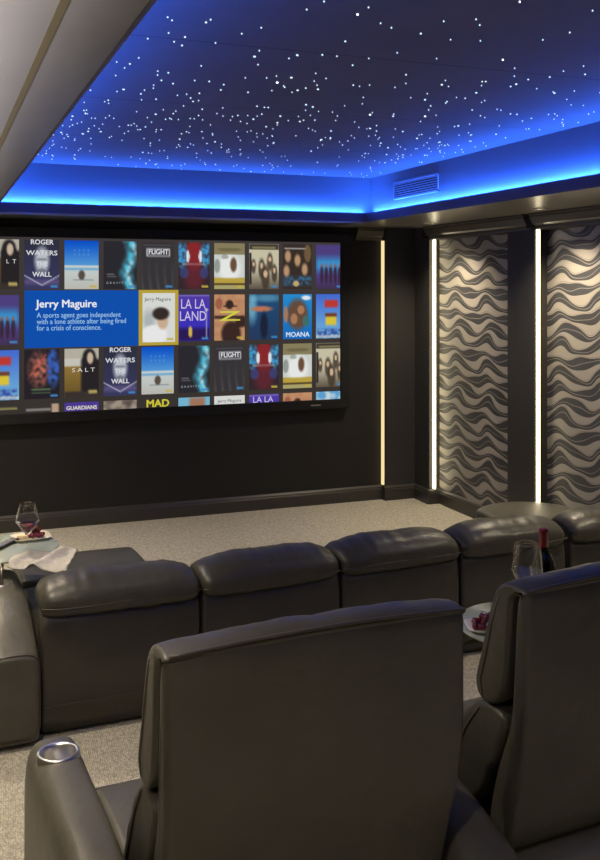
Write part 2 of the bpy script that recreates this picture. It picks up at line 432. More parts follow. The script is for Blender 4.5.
# ------------------------------------------------------------------ LED strips
def led(name, bx, m, label):
    t = empty(name, ((bx[0]+bx[1])/2, (bx[2]+bx[3])/2, bx[4]))
    l = t.location
    b = tuple(v - (l.x if i < 2 else l.y if i < 4 else l.z) for i, v in enumerate(bx))
    e = 0.004
    MB().box(*b).build('diffuser', m, t, bevel=0.003)
    ch = (b[0]+e, b[1]-e, b[3]-0.002, b[3]+0.006, b[4], b[5]) if bx[1]-bx[0] > bx[3]-bx[2] else (b[1]-0.002, b[1]+0.006, b[2]-e, b[3]+e, b[4], b[5])
    MB().box(*ch).build('channel', M_dmetal, t)
    tag(t, label, 'light strip', 'vertical light strips in the wall corners')
led('led_light_strip', (4.284, 4.306, 7.672, 7.692, 0.14, SOF-0.12), M_led, 'glowing warm vertical light strip on the corner pilaster beside the farther wallpaper panel')
led('led_light_strip', (4.256, 4.276, 6.022, 6.042, 0.14, SOF-0.12), M_led, 'glowing warm vertical light strip between the pilaster and the nearer wallpaper panel')
led('led_light_strip', (3.922, 3.942, 8.0, 8.035, 0.14, SOF-0.12), M_ledw, 'soft yellow vertical light strip between screen wall and corner pilaster')
for yy in (7.672, 6.022, 4.372): led('led_light_strip', (XL+0.04, XL+0.07, yy, yy+0.02, 0.20, SOF-0.12), M_led, 'glowing warm vertical light strip on a pilaster of the left wall, outside the photo')
led('led_light_strip', (4.278, 4.306, 4.372, 4.392, 0.20, SOF-0.12), M_led, 'glowing warm vertical light strip on a pilaster of the right wall, outside the photo')
# blue tapes in the troughs
for bx, lb in (((TX1+0.03, TX1+0.045, TY0, TY1, SOF+0.054, SOF+0.058), 'right'), ((TX0-0.045, TX0-0.03, TY0, TY1, SOF+0.054, SOF+0.058), 'left'),
           ((TX0, TX1, TY1+0.03, TY1+0.045, SOF+0.054, SOF+0.058), 'front'), ((TX0, TX1, TY0-0.045, TY0-0.03, SOF+0.054, SOF+0.058), 'rear')):
    tag(MB().box(*bx).build('cove_light_tape', M_bluetape), 'blue light tape in the trough along the %s of the ceiling tray' % lb, 'light strip')

# downlights
def downlight(x, y, label):
    t = empty('recessed_downlight', (x, y, SOF))
    MB().lathe([(0.034, -0.001), (0.048, -0.001), (0.050, -0.006), (0.036, -0.009), (0.034, -0.001)], n=28, cap=False).build('trim_ring', M_steel, t, True)
    MB().lathe([(0.0005, -0.003), (0.034, -0.003), (0.034, -0.0015), (0.0005, -0.0015)], n=28).build('lens', M_lens, t)
    tag(t, label, 'ceiling light', 'recessed downlights in the soffit')
dl_labels = ['small recessed downlight in the right soffit above the farther wallpaper panel',
             'small recessed downlight in the right soffit above the nearer wallpaper panel']
for i, (x, y, e) in enumerate(DOWN):
    if i < 2: downlight(x, y, dl_labels[i])
    else: downlight(x, y, 'small unseen recessed downlight added to the soffit to brighten the room')

t = empty('added_uplight_bar', (XL+0.113, 3.6, 1.85))  # body of the added fill light, out of view
MB().box(0.0, 0.11, -3.85, 3.85, -0.03, 0.0).box(0.104, 0.11, -3.85, 3.85, 0.0, 0.035).build('housing', M_dmetal, t)
MB().box(0.06, 0.10, -3.8, 3.8, 0.002, 0.012).build('diffuser', M_lens, t)
for yy in (-3.3, -1.4, 0.0, 1.9, 3.3): MB().box(-0.112, 0.0, yy-0.02, yy+0.02, -0.025, -0.005).build('bracket', M_dmetal, t)
tag(t, 'long slim unseen uplight bar added on the left wall to brighten the soffit', 'added fill lamp')

# air vent on the right recess wall
vx = TX1+GAP
t = empty('air_vent', (vx, 6.535, 2.78))
M_vent = mat('vent_metal', (0.40, 0.40, 0.45), 0.5)
mb = MB(); hy, hz, f = 0.365, 0.072, 0.018
mb.box(-0.012, 0, -hy, hy, hz-f, hz).box(-0.012, 0, -hy, hy, -hz, -hz+f).box(-0.012, 0, -hy, -hy+f, -hz, hz).box(-0.012, 0, hy-f, hy, -hz, hz)
mb.build('frame', mat('vent_frame_metal', (0.22, 0.22, 0.26), 0.4), t, bevel=0.002)
MB().box(-0.002, 0, -hy+f, hy-f, -hz+f, hz-f).build('backing', M_black, t)
for k in range(6):
    z = -hz+f+0.009+k*(2*(hz-f)-0.012)/5.4
    MB().add([(-0.002,-hy+f,z+0.008),(-0.011,-hy+f,z-0.002),(-0.011,-hy+f,z-0.004),(-0.002,-hy+f,z+0.006),
              (-0.002,hy-f,z+0.008),(-0.011,hy-f,z-0.002),(-0.011,hy-f,z-0.004),(-0.002,hy-f,z+0.006)],
             [(0,1,2,3),(4,7,6,5),(0,4,5,1),(1,5,6,2),(2,6,7,3),(3,7,4,0)]).build('louvre', M_vent, t)
tag(t, 'rectangular louvred air vent in the blue lit recess wall', 'air vent')

# stars: fibre optic points in the tray ceiling
def star_mesh(mb, x, y, r):
    mb.lathe([(r, CEI-0.0045), (r, CEI)], x, y, n=6)
stars = []
for _ in range(980):
    # denser towards the far right quarter of the tray, like the band in the photograph
    x = rnd.uniform(0.45, 3.40); y = rnd.uniform(2.3, 7.3)
    d = 0.45 + 0.55*max(0, 1-abs((y-5.3)/1.6)) if y > 3 else 0.42
    if rnd.random() < d: stars.append((x, y, rnd.choice([0.0027]*9+[0.0036]*5+[0.0052]*2)))
stars.sort(key=lambda s: -s[2]/(s[1]))
for k, (x, y, r) in enumerate(stars[:100]):
    mb = MB(); mb.lathe([(r, -0.0045), (r, 0)], n=6)
    o = mb.build('star_light', M_star2 if k % 5 == 0 else M_star, ceil); o.location = (x, y, CEI)
mb = MB()
for x, y, r in stars[100:]: star_mesh(mb, x, y, r)
o = mb.build('star_lights', M_star, ceil); o['kind'] = 'stuff'

# ------------------------------------------------------------------ projection screen
SY = 8.0
scr = empty('projection_screen', (1.895, SY, 0.967))
tag(scr, 'large wall mounted cinema screen in a black frame showing a grid of film posters', 'projection screen')
SX0, SX1, SZ0, SZ1 = 0.30, 3.49, 0.967, 2.408
ox, oz = 1.895, 0.967
fw = 0.085
mb = MB(); yA, yB = -0.012, YF-SY
x0, x1, z0, z1 = SX0-ox, SX1-ox, SZ0-oz, SZ1-oz
mb.box(x0-fw, x1+fw, yA, yB, z1, z1+fw).box(x0-fw, x1+fw, yA, yB, z0-fw, z0).box(x0-fw, x0, yA, yB, z0, z1).box(x1, x1+fw, yA, yB, z0, z1)
mb.build('frame', M_black, scr, bevel=0.006)
MB().box(3.19-ox, 3.29-ox, yA-0.003, yA, -0.052, -0.040).build('badge', M_steel, scr)

def grid_pic(name, X0, X1, Z0, Z1, fn, y, parent, nx=30, nz=42):
    """a lit picture: grid mesh carrying its colours; fn(u, v) gives sRGB 0..255, v from the top"""
    vs = []; cols = []; fs = []
    for j in range(nz+1):
        for i in range(nx+1):
            u, v = i/nx, j/nz
            vs.append((X0+(X1-X0)*u, y, Z1+(Z0-Z1)*v)); cols.append(lin([max(0, min(255, c)) for c in fn(u, v)]))
    for j in range(nz):
        for i in range(nx): a = j*(nx+1)+i; fs.append((a, a+nx+1, a+nx+2, a+1))
    me = bpy.data.meshes.new(name); me.from_pydata(vs, [], fs)
    at = me.color_attributes.new('Col', 'FLOAT_COLOR', 'POINT')
    for i, c in enumerate(cols): at.data[i].color = (*c, 1)
    return link(name, me, M_pic, parent)
_em = {}
def flat_emit(c):
    if c not in _em: _em[c] = emit('lit_colour', lin(c), SCR)
    return _em[c]
def text(body, X, Z, size, col, y, parent, align='CENTER', bold=0.0, sx=1.0, spacing=1.0, name='title', lead=1.0):
    cu = bpy.data.curves.new('t', 'FONT'); cu.body = body; cu.size = size; cu.align_x = align
    cu.space_character = spacing; cu.space_line = lead; cu.resolution_u = 3
    o = bpy.data.objects.new('t', cu); C.objects.link(o)
    dg = bpy.context.evaluated_depsgraph_get()
    me = bpy.data.meshes.new_from_object(o.evaluated_get(dg))
    bpy.data.objects.remove(o)
    me.transform(Matrix.Rotation(PI/2, 4, 'X') @ Matrix.Diagonal((sx, 1, 1, 1)))
    me.transform(Matrix.Translation((X, y, Z)))
    if bold:                                         # bold: the same letters again, shifted by a hair
        vs = [v.co.copy() for v in me.vertices]; fs = [tuple(p.vertices) for p in me.polygons]; mb = MB()
        for k, (dx, dz) in enumerate(((-bold, 0), (bold, 0), (0, bold*0.7), (0, -bold*0.7))):
            mb.add([(v.x+dx, v.y-0.0001*k, v.z+dz) for v in vs], fs)
        me = bpy.data.meshes.new(name); me.from_pydata(mb.v, [], mb.f)
    me.materials.clear(); me.materials.append(flat_emit(col))
    t = bpy.data.objects.new(name, me); C.objects.link(t); t.parent = parent
    return t
def mixc(a, b, t): t = max(0, min(1, t)); return tuple(a[i]*(1-t)+b[i]*t for i in range(3))
def ell(u, v, cx, cy, rx, ry, soft=0.25):
    d = math.hypot((u-cx)/rx, (v-cy)/ry); return max(0, min(1, (1-d)/soft+0.5))
def nz_(u, v, s, k=0): return noise.noise(Vector((u*s, v*s*1.4, k*7.3)))
def rect(u, v, a, b, c, d, soft=0.02):
    f = lambda x, lo, hi: max(0, min(1, (x-lo)/soft+0.5))*max(0, min(1, (hi-x)/soft+0.5))
    return f(u, a, b)*f(v, c, d)
def badge(c, u, v, col): return mixc(c, col, rect(u, v, 0.74, 0.95, 0.925, 0.965))
BB, YB_ = (70, 140, 200), (200, 180, 70)
def P_face(u, v):
    c = mixc((48, 50, 66), (60, 60, 100), v); c = mixc(c, (95, 85, 130), rect(u, v, 0, 1, 0.80, 0.9, 0.1))
    c = mixc(c, (190, 195, 205), ell(u, v, 0.5, 0.42, 0.20, 0.27, 0.6))
    c = mixc(c, (60, 60, 70), 0.7*rect(u, v, 0.36, 0.64, 0.38, 0.41, 0.04)); c = mixc(c, (90, 90, 100), 0.6*ell(u, v, 0.5, 0.62, 0.1, 0.05))
    vv = 0.72+0.20*(1-abs(u-0.5)*2)
    c = mixc(c, (225, 220, 240), 0.9*max(0, 1-abs(v-vv)/0.018)); return badge(c, u, v, BB)
def P_sea(u, v):
    c = mixc((10, 80, 205), (90, 160, 220), v/0.52) if v < 0.52 else mixc((205, 215, 215), (190, 190, 180), (v-0.52)*2)
    c = mixc(c, (120, 175, 210), rect(u, v, 0, 1, 0.56, 0.61, 0.03))
    c = mixc(c, (90, 80, 70), ell(u, v, 0.5, 0.71, 0.10, 0.10)); c = mixc(c, (90, 110, 130), 0.7*rect(u, v, 0.25, 0.85, 0.80, 0.815, 0.02))
    for k in range(4):
        for r_ in (0.20, 0.29): c = mixc(c, (120, 170, 235), 0.7*rect(u, v, 0.28+k*0.13, 0.32+k*0.13, r_-0.015, r_+0.015))
    return badge(c, u, v, YB_)
def P_swirl(u, v):
    c = (45, 44, 50); s = 0.78+0.10*math.sin(v*7)
    a = max(0, 1-abs(u-s)/0.26)*(0.6+0.9*nz_(u, v, 6)+0.35)
    c = mixc(c, (80, 190, 220), a); c = mixc(c, (225, 240, 240), 0.8*max(0, 1-abs(u-s-0.05)/0.10)*(0.5+nz_(u, v, 9, 2)))
    c = mixc(c, (150, 150, 150), 0.6*rect(u, v, 0.1, 0.33, 0.68, 0.70)+0.5*rect(u, v, 0.1, 0.38, 0.73, 0.75)); return badge(c, u, v, BB)
def P_streak(u, v):
    c = mixc((58, 55, 58), (85, 82, 84), max(0, math.sin(u*26+math.sin(v*3)*2))*0.6*max(0, v-0.3)*1.6)
    bx_ = rect(u, v, 0.15, 0.88, 0.14, 0.31)-rect(u, v, 0.20, 0.84, 0.165, 0.285); c = mixc(c, (185, 185, 190), bx_)
    c = mixc(c, (120, 120, 125), 0.5*rect(u, v, 0.05, 0.95, 0.06, 0.075)); return badge(c, u, v, BB)
def P_red(u, v):
    c = (55, 42, 48)
    c = mixc(c, (140, 42, 46), ell(u, v, 0.5, 0.25, 0.26, 0.38, 0.5)); c = mixc(c, (70, 160, 215), ell(u, v, 0.12, 0.26, 0.16, 0.26, 0.7)*(0.75+nz_(u, v, 10)))
    c = mixc(c, (70, 160, 215), ell(u, v, 0.88, 0.26, 0.16, 0.26, 0.7)*(0.75+nz_(u, v, 10, 1)))
    c = mixc(c, (225, 235, 240), ell(u, v, 0.3, 0.3, 0.05, 0.13)+ell(u, v, 0.7, 0.3, 0.05, 0.13))
    c = mixc(c, (205, 205, 210), rect(u, v, 0.12, 0.85, 0.455, 0.475)); c = mixc(c, (105, 42, 52), 0.8*ell(u, v, 0.5, 0.75, 0.3, 0.28, 0.8))
    c = mixc(c, (60, 80, 150), 0.6*ell(u, v, 0.18, 0.65, 0.14, 0.12)+0.6*ell(u, v, 0.82, 0.65, 0.14, 0.12)); return badge(c, u, v, YB_)
def P_desert(u, v):
    c = (140, 130, 95) if v < 0.24 else ((208, 214, 208) if v < 0.76 else ((190, 165, 70) if v < 0.86 else (95, 75, 45) if v < 0.92 else (175, 165, 110)))
    if v < 0.24: c = mixc(c, (100, 90, 65), 0.6*ell(u, v, 0.5, 0.14, 0.4, 0.04))
    c = mixc(c, (238, 240, 238), ell(u, v, 0.5, 0.55, 0.36, 0.30, 0.5)*rect(u, v, 0, 1, 0.24, 0.76)); c = mixc(c, (110, 82, 62), ell(u, v, 0.63, 0.47, 0.11, 0.16, 0.4))
    c = mixc(c, (110, 120, 110), 0.6*ell(u, v, 0.1, 0.5, 0.1, 0.15)+0.5*ell(u, v, 0.35, 0.3, 0.12, 0.05)); return badge(c, u, v, YB_)
def P_group(u, v):
    c = mixc((205, 198, 170), (85, 75, 62), max(0, (v-0.55)*2)); c = mixc(c, (66, 60, 52), rect(u, v, 0, 1, 0, 0.13)); c = mixc(c, (190, 175, 120), 0.8*rect(u, v, 0.1, 0.9, 0.07, 0.10))
    for cx, cy, r_ in ((0.15, 0.5, 0.08), (0.42, 0.55, 0.11), (0.7, 0.4, 0.10), (0.85, 0.65, 0.1), (0.55, 0.75, 0.14)):
        c = mixc(c, (70, 58, 48), 0.85*ell(u, v, cx, cy, r_, r_*2.0, 0.4)); c = mixc(c, (215, 185, 150), ell(u, v, cx, cy-r_*0.6, r_*0.45, r_*0.6, 0.4))
    c = mixc(c, (50, 45, 42), rect(u, v, 0, 0.08, 0.2, 0.9)); return badge(c, u, v, BB)
def P_heads(u, v):
    c = (58, 48, 44); c = mixc(c, (195, 190, 185), 0.8*rect(u, v, 0.05, 0.8, 0.08, 0.11))
    c = mixc(c, (150, 120, 75), 0.6*ell(u, v, 0.85, 0.2, 0.12, 0.2))
    for cx, cy in ((0.17, 0.27), (0.5, 0.36), (0.75, 0.56), (0.12, 0.6)): c = mixc(c, (190, 150, 112), ell(u, v, cx, cy, 0.10, 0.13, 0.6))
    c = mixc(c, (60, 120, 170), rect(u, v, 0, 1, 0.72, 0.92, 0.08)*(0.5+nz_(u, v, 9))); c = mixc(c, (200, 175, 110), ell(u, v, 0.45, 0.88, 0.1, 0.06)); return c
def P_team(u, v):
    c = mixc((80, 66, 130), (60, 150, 210), rect(u, v, 0, 1, 0.3, 0.6, 0.2)); c = mixc(c, (70, 50, 80), max(0, (v-0.7)*3))
    for k in range(5):
        cx = 0.2+k*0.16; c = mixc(c, (60, 40, 58), 0.9*ell(u, v, cx, 0.66, 0.06, 0.22, 0.4)); c = mixc(c, (170, 110, 100), 0.7*ell(u, v, cx, 0.47, 0.035, 0.05, 0.5))
    return badge(c, u, v, BB)
def P_dance(u, v):
    c = mixc((86, 62, 170), (60, 50, 190), v*1.4); c = mixc(c, (45, 30, 90), rect(u, v, 0, 1, 0.72, 1.0, 0.1)); c = mixc(c, (215, 185, 80), ell(u, v, 0.38, 0.80, 0.06, 0.12, 0.4))
    c = mixc(c, (190, 190, 220), rect(u, v, 0.88, 0.90, 0.34, 0.95, 0.02)+ell(u, v, 0.89, 0.33, 0.05, 0.035)); c = mixc(c, (170, 160, 195), 0.7*rect(u, v, 0.02, 0.98, 0.015, 0.03)); return badge(c, u, v, BB)
def P_rider(u, v):
    c = mixc((190, 135, 100), (200, 150, 110), nz_(u, v, 7)+0.5); c = mixc(c, (150, 80, 65), 0.7*ell(u, v, 0.15, 0.2, 0.12, 0.12))
    c = mixc(c, (60, 42, 38), ell(u, v, 0.5, 0.22, 0.13, 0.10, 0.3)+rect(u, v, 0.3, 0.75, 0.24, 0.27)+ell(u, v, 0.55, 0.86, 0.32, 0.28, 0.3)+ell(u, v, 0.9, 0.6, 0.2, 0.12, 0.4)); 
    c = mixc(c, (70, 50, 45), rect(u, v, 0, 1, 0.46, 0.53, 0.03)); return badge(c, u, v, YB_)
def P_blue(u, v):
    c = mixc((35, 80, 125), (40, 60, 95), v); c = mixc(c, (110, 175, 200), 0.9*ell(u, v, 0.1, 0.3, 0.15, 0.3, 1)+0.6*ell(u, v, 0.6, 0.08, 0.5, 0.08, 1)); c = mixc(c, (190, 120, 90), ell(u, v, 0.42, 0.32, 0.34, 0.06, 0.6))
    c = mixc(c, (32, 38, 58), ell(u, v, 0.5, 0.7, 0.13, 0.3, 0.5)); return badge(c, u, v, BB)
def P_isle(u, v):
    c = mixc((40, 145, 215), (25, 110, 195), v); c = mixc(c, (235, 240, 245), ell(u, v, 0.8, 0.08, 0.16, 0.05, 0.6)); c = mixc(c, (105, 78, 62), ell(u, v, 0.5, 0.45, 0.36, 0.34, 0.4)); c = mixc(c, (175, 125, 90), ell(u, v, 0.62, 0.35, 0.12, 0.1)+ell(u, v, 0.38, 0.55, 0.12, 0.12)+ell(u, v, 0.1, 0.45, 0.07, 0.18))
    return mixc(c, (65, 115, 110), ell(u, v, 0.8, 0.6, 0.12, 0.12))
def P_blocks(u, v):
    c = mixc((70, 110, 215), (120, 190, 225), v); c = mixc(c, (195, 60, 55), rect(u, v, 0.30, 0.78, 0.13, 0.30, 0.05)); c = mixc(c, (225, 200, 60), rect(u, v, 0.34, 0.72, 0.5, 0.70, 0.05)); c = mixc(c, (120, 66, 40), rect(u, v, 0.32, 0.74, 0.43, 0.51, 0.04))
    c = mixc(c, (60, 80, 160), rect(u, v, 0.05, 0.95, 0.78, 1.0, 0.06)*(0.6+nz_(u, v, 11))); return mixc(c, (230, 225, 210), rect(u, v, 0, 1, 0.93, 0.98)*0.7)
def P_agent(u, v):
    c = (185, 180, 165) if v < 0.35 else mixc((150, 120, 60), (115, 92, 45), (v-0.35)*2)
    if 0.2 < v < 0.36: c = mixc(c, (215, 215, 205), 0.6)
    c = mixc(c, (42, 38, 40), rect(u, v, 0.48, 1.1, 0.22, 1.1, 0.08)+ell(u, v, 0.72, 0.2, 0.2, 0.2, 0.3)); c = mixc(c, (205, 185, 160), ell(u, v, 0.75, 0.2, 0.09, 0.12, 0.4)); c = mixc(c, (60, 52, 48), rect(u, v, 0, 1, 0.88, 1.1, 0.04))
    return mixc(c, (210, 190, 110), 0.8*rect(u, v, 0.7, 0.95, 0.86, 0.93))
def P_space(u, v):
    c = (40, 36, 42); c = mixc(c, (190, 110, 90), ell(u, v, 0.42, 0.4, 0.26, 0.3, 1)*(0.7+nz_(u, v, 8))); c = mixc(c, (60, 100, 190), ell(u, v, 0.82, 0.38, 0.17, 0.36, 0.6)*(0.8+nz_(u, v, 8, 3)))
    c = mixc(c, (220, 90, 80), max(0, 1-abs((v-0.5)+(u-0.2)*0.95)/0.02)*rect(u, v, 0.1, 0.62, 0, 0.6)); c = mixc(c, (110, 150, 100), 0.7*rect(u, v, 0.2, 0.75, 0.80, 0.83)); c = mixc(c, (110, 140, 100), 0.5*rect(u, v, 0.2, 0.75, 0.87, 0.89)); return badge(c, u, v, BB)
def P_white(u, v):
    c = (222, 224, 220); c = mixc(c, (150, 160, 165), 0.6*ell(u, v, 0.2, 0.55, 0.18, 0.2, 1)); c = mixc(c, (240, 240, 240), ell(u, v, 0.35, 0.85, 0.4, 0.2)); c = mixc(c, (208, 178, 150), ell(u, v, 0.62, 0.56, 0.17, 0.18, 0.4)); c = mixc(c, (55, 46, 42), ell(u, v, 0.56, 0.42, 0.26, 0.13, 0.35)); 
    return badge(c, u, v, YB_)
def P_dark(u, v): return (60, 54, 52)
def P_mist(u, v): return mixc((165, 150, 135), (90, 80, 75), nz_(u, v, 5, 4)*1.5+0.4)
def P_mist2(u, v): return mixc((120, 185, 215), (165, 120, 95), rect(u, v, 0.35, 0.85, 0, 1, 0.1))
def P_mist3(u, v): return mixc((95, 165, 215), (205, 220, 225), nz_(u, v, 6, 5)*1.4+0.3)

def P_bg(u, v): return mixc((66, 60, 60), (60, 54, 50), v)
pic = grid_pic('picture', x0, x1, z0, z1, P_bg, 0.010, scr, 4, 4)
PW, PH = 0.280, 0.405
def poster(k, ztop, fn, texts=(), zbot=None):
    X = 0.680+0.3213*k; zb = zbot if zbot is not None else ztop-PH
    xa, xb = max(X, SX0), min(X+PW, SX1)
    f = lambda u, v: fn((xa+(xb-xa)*u-X)/PW, (ztop-(ztop+(zb-ztop)*v))/PH)
    p = grid_pic('film_poster', xa-ox, xb-ox, zb-oz, ztop-oz, f, 0.008, pic, max(4, int(30*(xb-xa)/PW)), max(6, int(42*(ztop-zb)/PH)))
    for tx in texts:
        body, u, v, size, col = tx[:5]; kw = tx[5] if len(tx) > 5 else {}
        text(body, X+PW*u-ox, ztop-PH*v-oz, size, col, 0.005, p, **kw)
    return p
W_ = (225, 225, 230)
tf = [('ROGER', 0.5, 0.09, 0.056, W_, dict(bold=0.0015)), ('WATERS', 0.5, 0.31, 0.056, W_, dict(bold=0.0012, sx=1.15)), ('THE', 0.5, 0.53, 0.050, W_, dict(bold=0.001)), ('WALL', 0.5, 0.745, 0.056, W_, dict(bold=0.0015))]
ts = [('GRAVITY', 0.38, 0.89, 0.026, (170, 175, 180), dict(spacing=1.8))]
tl = [('FLIGHT', 0.52, 0.262, 0.062, (225, 225, 230), dict(bold=0.0015, sx=0.85)) ]
tg = [('GUARDIANS', 0.5, 0.20, 0.045, (205, 190, 140), dict(bold=0.001))]
td = [('LA LA', 0.46, 0.30, 0.120, (215, 205, 235), dict(sx=0.72)), ('LAND', 0.46, 0.56, 0.120, (215, 205, 235), dict(sx=0.76))]
tz = [('Z', 0.50, 0.57, 0.12, (215, 220, 70), dict(sx=2.6, bold=0.001))]
ti = [('MOANA', 0.5, 0.95, 0.062, (235, 245, 250), dict(bold=0.001))]
ta = [('S A L T', 0.55, 0.48, 0.048, (225, 225, 220), dict(sx=1.3))]
tj = [('Jerry Maguire', 0.5, 0.14, 0.040, (40, 40, 45), dict())]
ZR = [2.387, 1.934, 1.487, 1.040]
for k, fn, tx in ((-1, P_agent, ta), (0, P_face, tf), (1, P_sea, ()), (2, P_swirl, ts), (3, P_streak, tl), (4, P_red, ()), (5, P_desert, ()), (6, P_group, ()), (7, P_heads, ()), (8, P_team, [])):
    if k == -1: tx = [('L  T', 0.78, 0.48, 0.048, (225, 225, 220), {})]
    poster(k, ZR[0], fn, tx)
for k, fn, tx in ((-1, P_team, []), (4, P_dance, td), (5, P_rider, tz), (6, P_blue, ()), (7, P_isle, ti), (8, P_blocks, ())): poster(k, ZR[1], fn, tx)
for k, fn, tx in ((-1, P_blocks, ()), (0, P_space, ()), (1, P_agent, ta), (2, P_face, tf), (3, P_sea, ()), (4, P_swirl, ts), (5, P_streak, tl), (6, P_red, ()), (7, P_desert, ()), (8, P_group, ())): poster(k, ZR[2], fn, tx)
for k, fn, tx in ((-1, lambda u, v: mixc((60, 54, 52), (165, 160, 95), 0.8*rect(u, v, 0.2, 0.95, 0.05, 0.09)), ()), (0, lambda u, v: mixc(mixc((60, 54, 52), (200, 198, 190), 0.8*rect(u, v, 0.05, 0.75, 0.10, 0.13)), (190, 160, 135), rect(u, v, 0.78, 0.98, 0.0, 0.2, 0.05)), ()), (1, lambda u, v: (78, 60, 150), [('GUARDIANS', 0.5, 0.15, 0.045, (225, 220, 200), dict(bold=0.0015))]), (2, P_mist, ()),
                  (3, P_dark, [('MAD', 0.5, 0.165, 0.088, (215, 205, 60), dict(bold=0.003, sx=1.05))]), (4, P_mist2, ()), (5, P_white, tj), (6, P_dance, [('LA LA', 0.46, 0.175, 0.075, (215, 205, 235), dict(sx=1.0))]), (7, P_rider, ()), (8, P_mist3, ())):
    poster(k, ZR[3], fn, tx, SZ0+0.001)
# information box and the selected poster
bx = MB().box(0.682-ox, 1.618-ox, 0.0075, 0.0095, 1.500-oz, 1.972-oz).build('information_box', flat_emit((18, 82, 178)), pic)
text('Jerry Maguire', 0.775-ox, 1.832-oz, 0.090, (240, 245, 250), 0.0045, bx, align='LEFT', bold=0.0022)
text('A sports agent goes independent\nwith a lone athlete after being fired\nfor a crisis of conscience.', 0.778-ox, 1.748-oz, 0.060, (150, 195, 235), 0.0045, bx, align='LEFT', bold=0.0008, sx=0.86, lead=0.88, name='synopsis')
hl = MB().box(1.620-ox, 1.965-ox, 0.0075, 0.0095, 1.500-oz, 1.975-oz).build('highlight_frame', flat_emit((190, 165, 60)), pic)
f2 = grid_pic('film_poster', 1.652-ox, 1.935-ox, 1.527-oz, 1.948-oz, P_white, 0.006, pic)
text('Jerry Maguire', 1.785-ox, 1.882-oz, 0.042, (40, 40, 45), 0.004, f2)

# ------------------------------------------------------------------ leather seating
def piping(name, fn, a, b, m, parent, r=0.004, n=28):
    mb = MB(); mb.tube([fn(a+(b-a)*i/n) for i in range(n+1)], r, 6); return mb.build(name, m, parent, True)
def wrinkle(x, q, k, amp, f=38):
    return amp*(noise.noise(Vector((x*f, q*9, k))) + 0.5*noise.noise(Vector((x*f*0.4, q*20, k+3))))

def arm_part(root, x0, x1, yr, yf, h, hr, m, name='armrest', cup=None, taper=0):
    """upholstered arm: x range, rear y, front y, height at front, height at rear"""
    g = []
    xm = (x0+x1)/2; hw = (x1-x0)/2
    prof = [(-hw, 0.05), (-hw+0.01, 0.02), (hw-0.01, 0.02), (hw, 0.05), (hw, h*0.5), (hw, h-0.075), (hw*0.74, h-0.008), (0, h), (-hw*0.74, h-0.008), (-hw, h-0.075), (-hw, h*0.5)]
    def df(Y, P, Q, t):
        s = max(0, min(1, (yr+0.42-Y)/0.42)); top = Q/h
        Q2 = Q - (h-hr)*(s**1.6)*max(0, top)**2
        Q2 += 0.004*(1-(P/hw)**2)*(1 if Q > h-0.06 else 0)
        if taper: f_ = max(0, min(1, (Y-yr)/(yf-yr))); P = -hw + (P+hw)*(1-taper*f_)
        return Y, P+xm, Q2
    o = sweep(name, prof, yr, yf, 0.030, m, root, axis='Y', it=3, deform=df, nmid=22)
    # piping around the rear outline
    ring = []
    for p_, q_ in chaikin(prof, 2):
        if q_ > 0.06:
            Y_, P_, Q_ = df(yr+0.012, p_*0.965, q_-0.004, 0); ring.append((P_, Y_, Q_))
    k0 = max(range(len(ring)), key=lambda i_: math.dist(ring[i_], ring[i_-1])); ring = ring[k0:]+ring[:k0]
    MB().tube(ring, 0.004, 6).build('piping', M_pipe, o, True)
    if cup:
        cx, cy, r_ = cup
        c = MB().lathe([(r_-0.012, h-0.062), (r_-0.008, h+0.001), (r_-0.004, h+0.006), (r_+0.002, h+0.007), (r_+0.005, h+0.003), (r_+0.005, h-0.03), (r_, h-0.07)], cx, cy, 36, cap=False)
        o2 = c.build('cup_holder', M_steel, root, True)
        MB().lathe([(0.0005, h-0.040), (r_-0.008, h-0.040), (r_-0.008, h-0.044), (0.0005, h-0.044)], cx, cy, 30).build('cup_floor', M_steel, o2)
        # hole in the arm
        bmod = o.modifiers.new('hole', 'BOOLEAN'); bmod.operation = 'DIFFERENCE'
        cut = MB().lathe([(r_-0.001, h-0.055), (r_-0.001, h+0.05)], cx, cy, 36).build('cut_tool', None, root)
        bmod.object = cut; bmod.solver = 'EXACT'
        dg = bpy.context.evaluated_depsgraph_get()
        me = bpy.data.meshes.new_from_object(o.evaluated_get(dg))
        o.modifiers.clear(); o.data = me; bpy.data.objects.remove(cut)
        for p in me.polygons: p.use_smooth = True
    o.data.set_sharp_from_angle(angle=R(32))
    return o

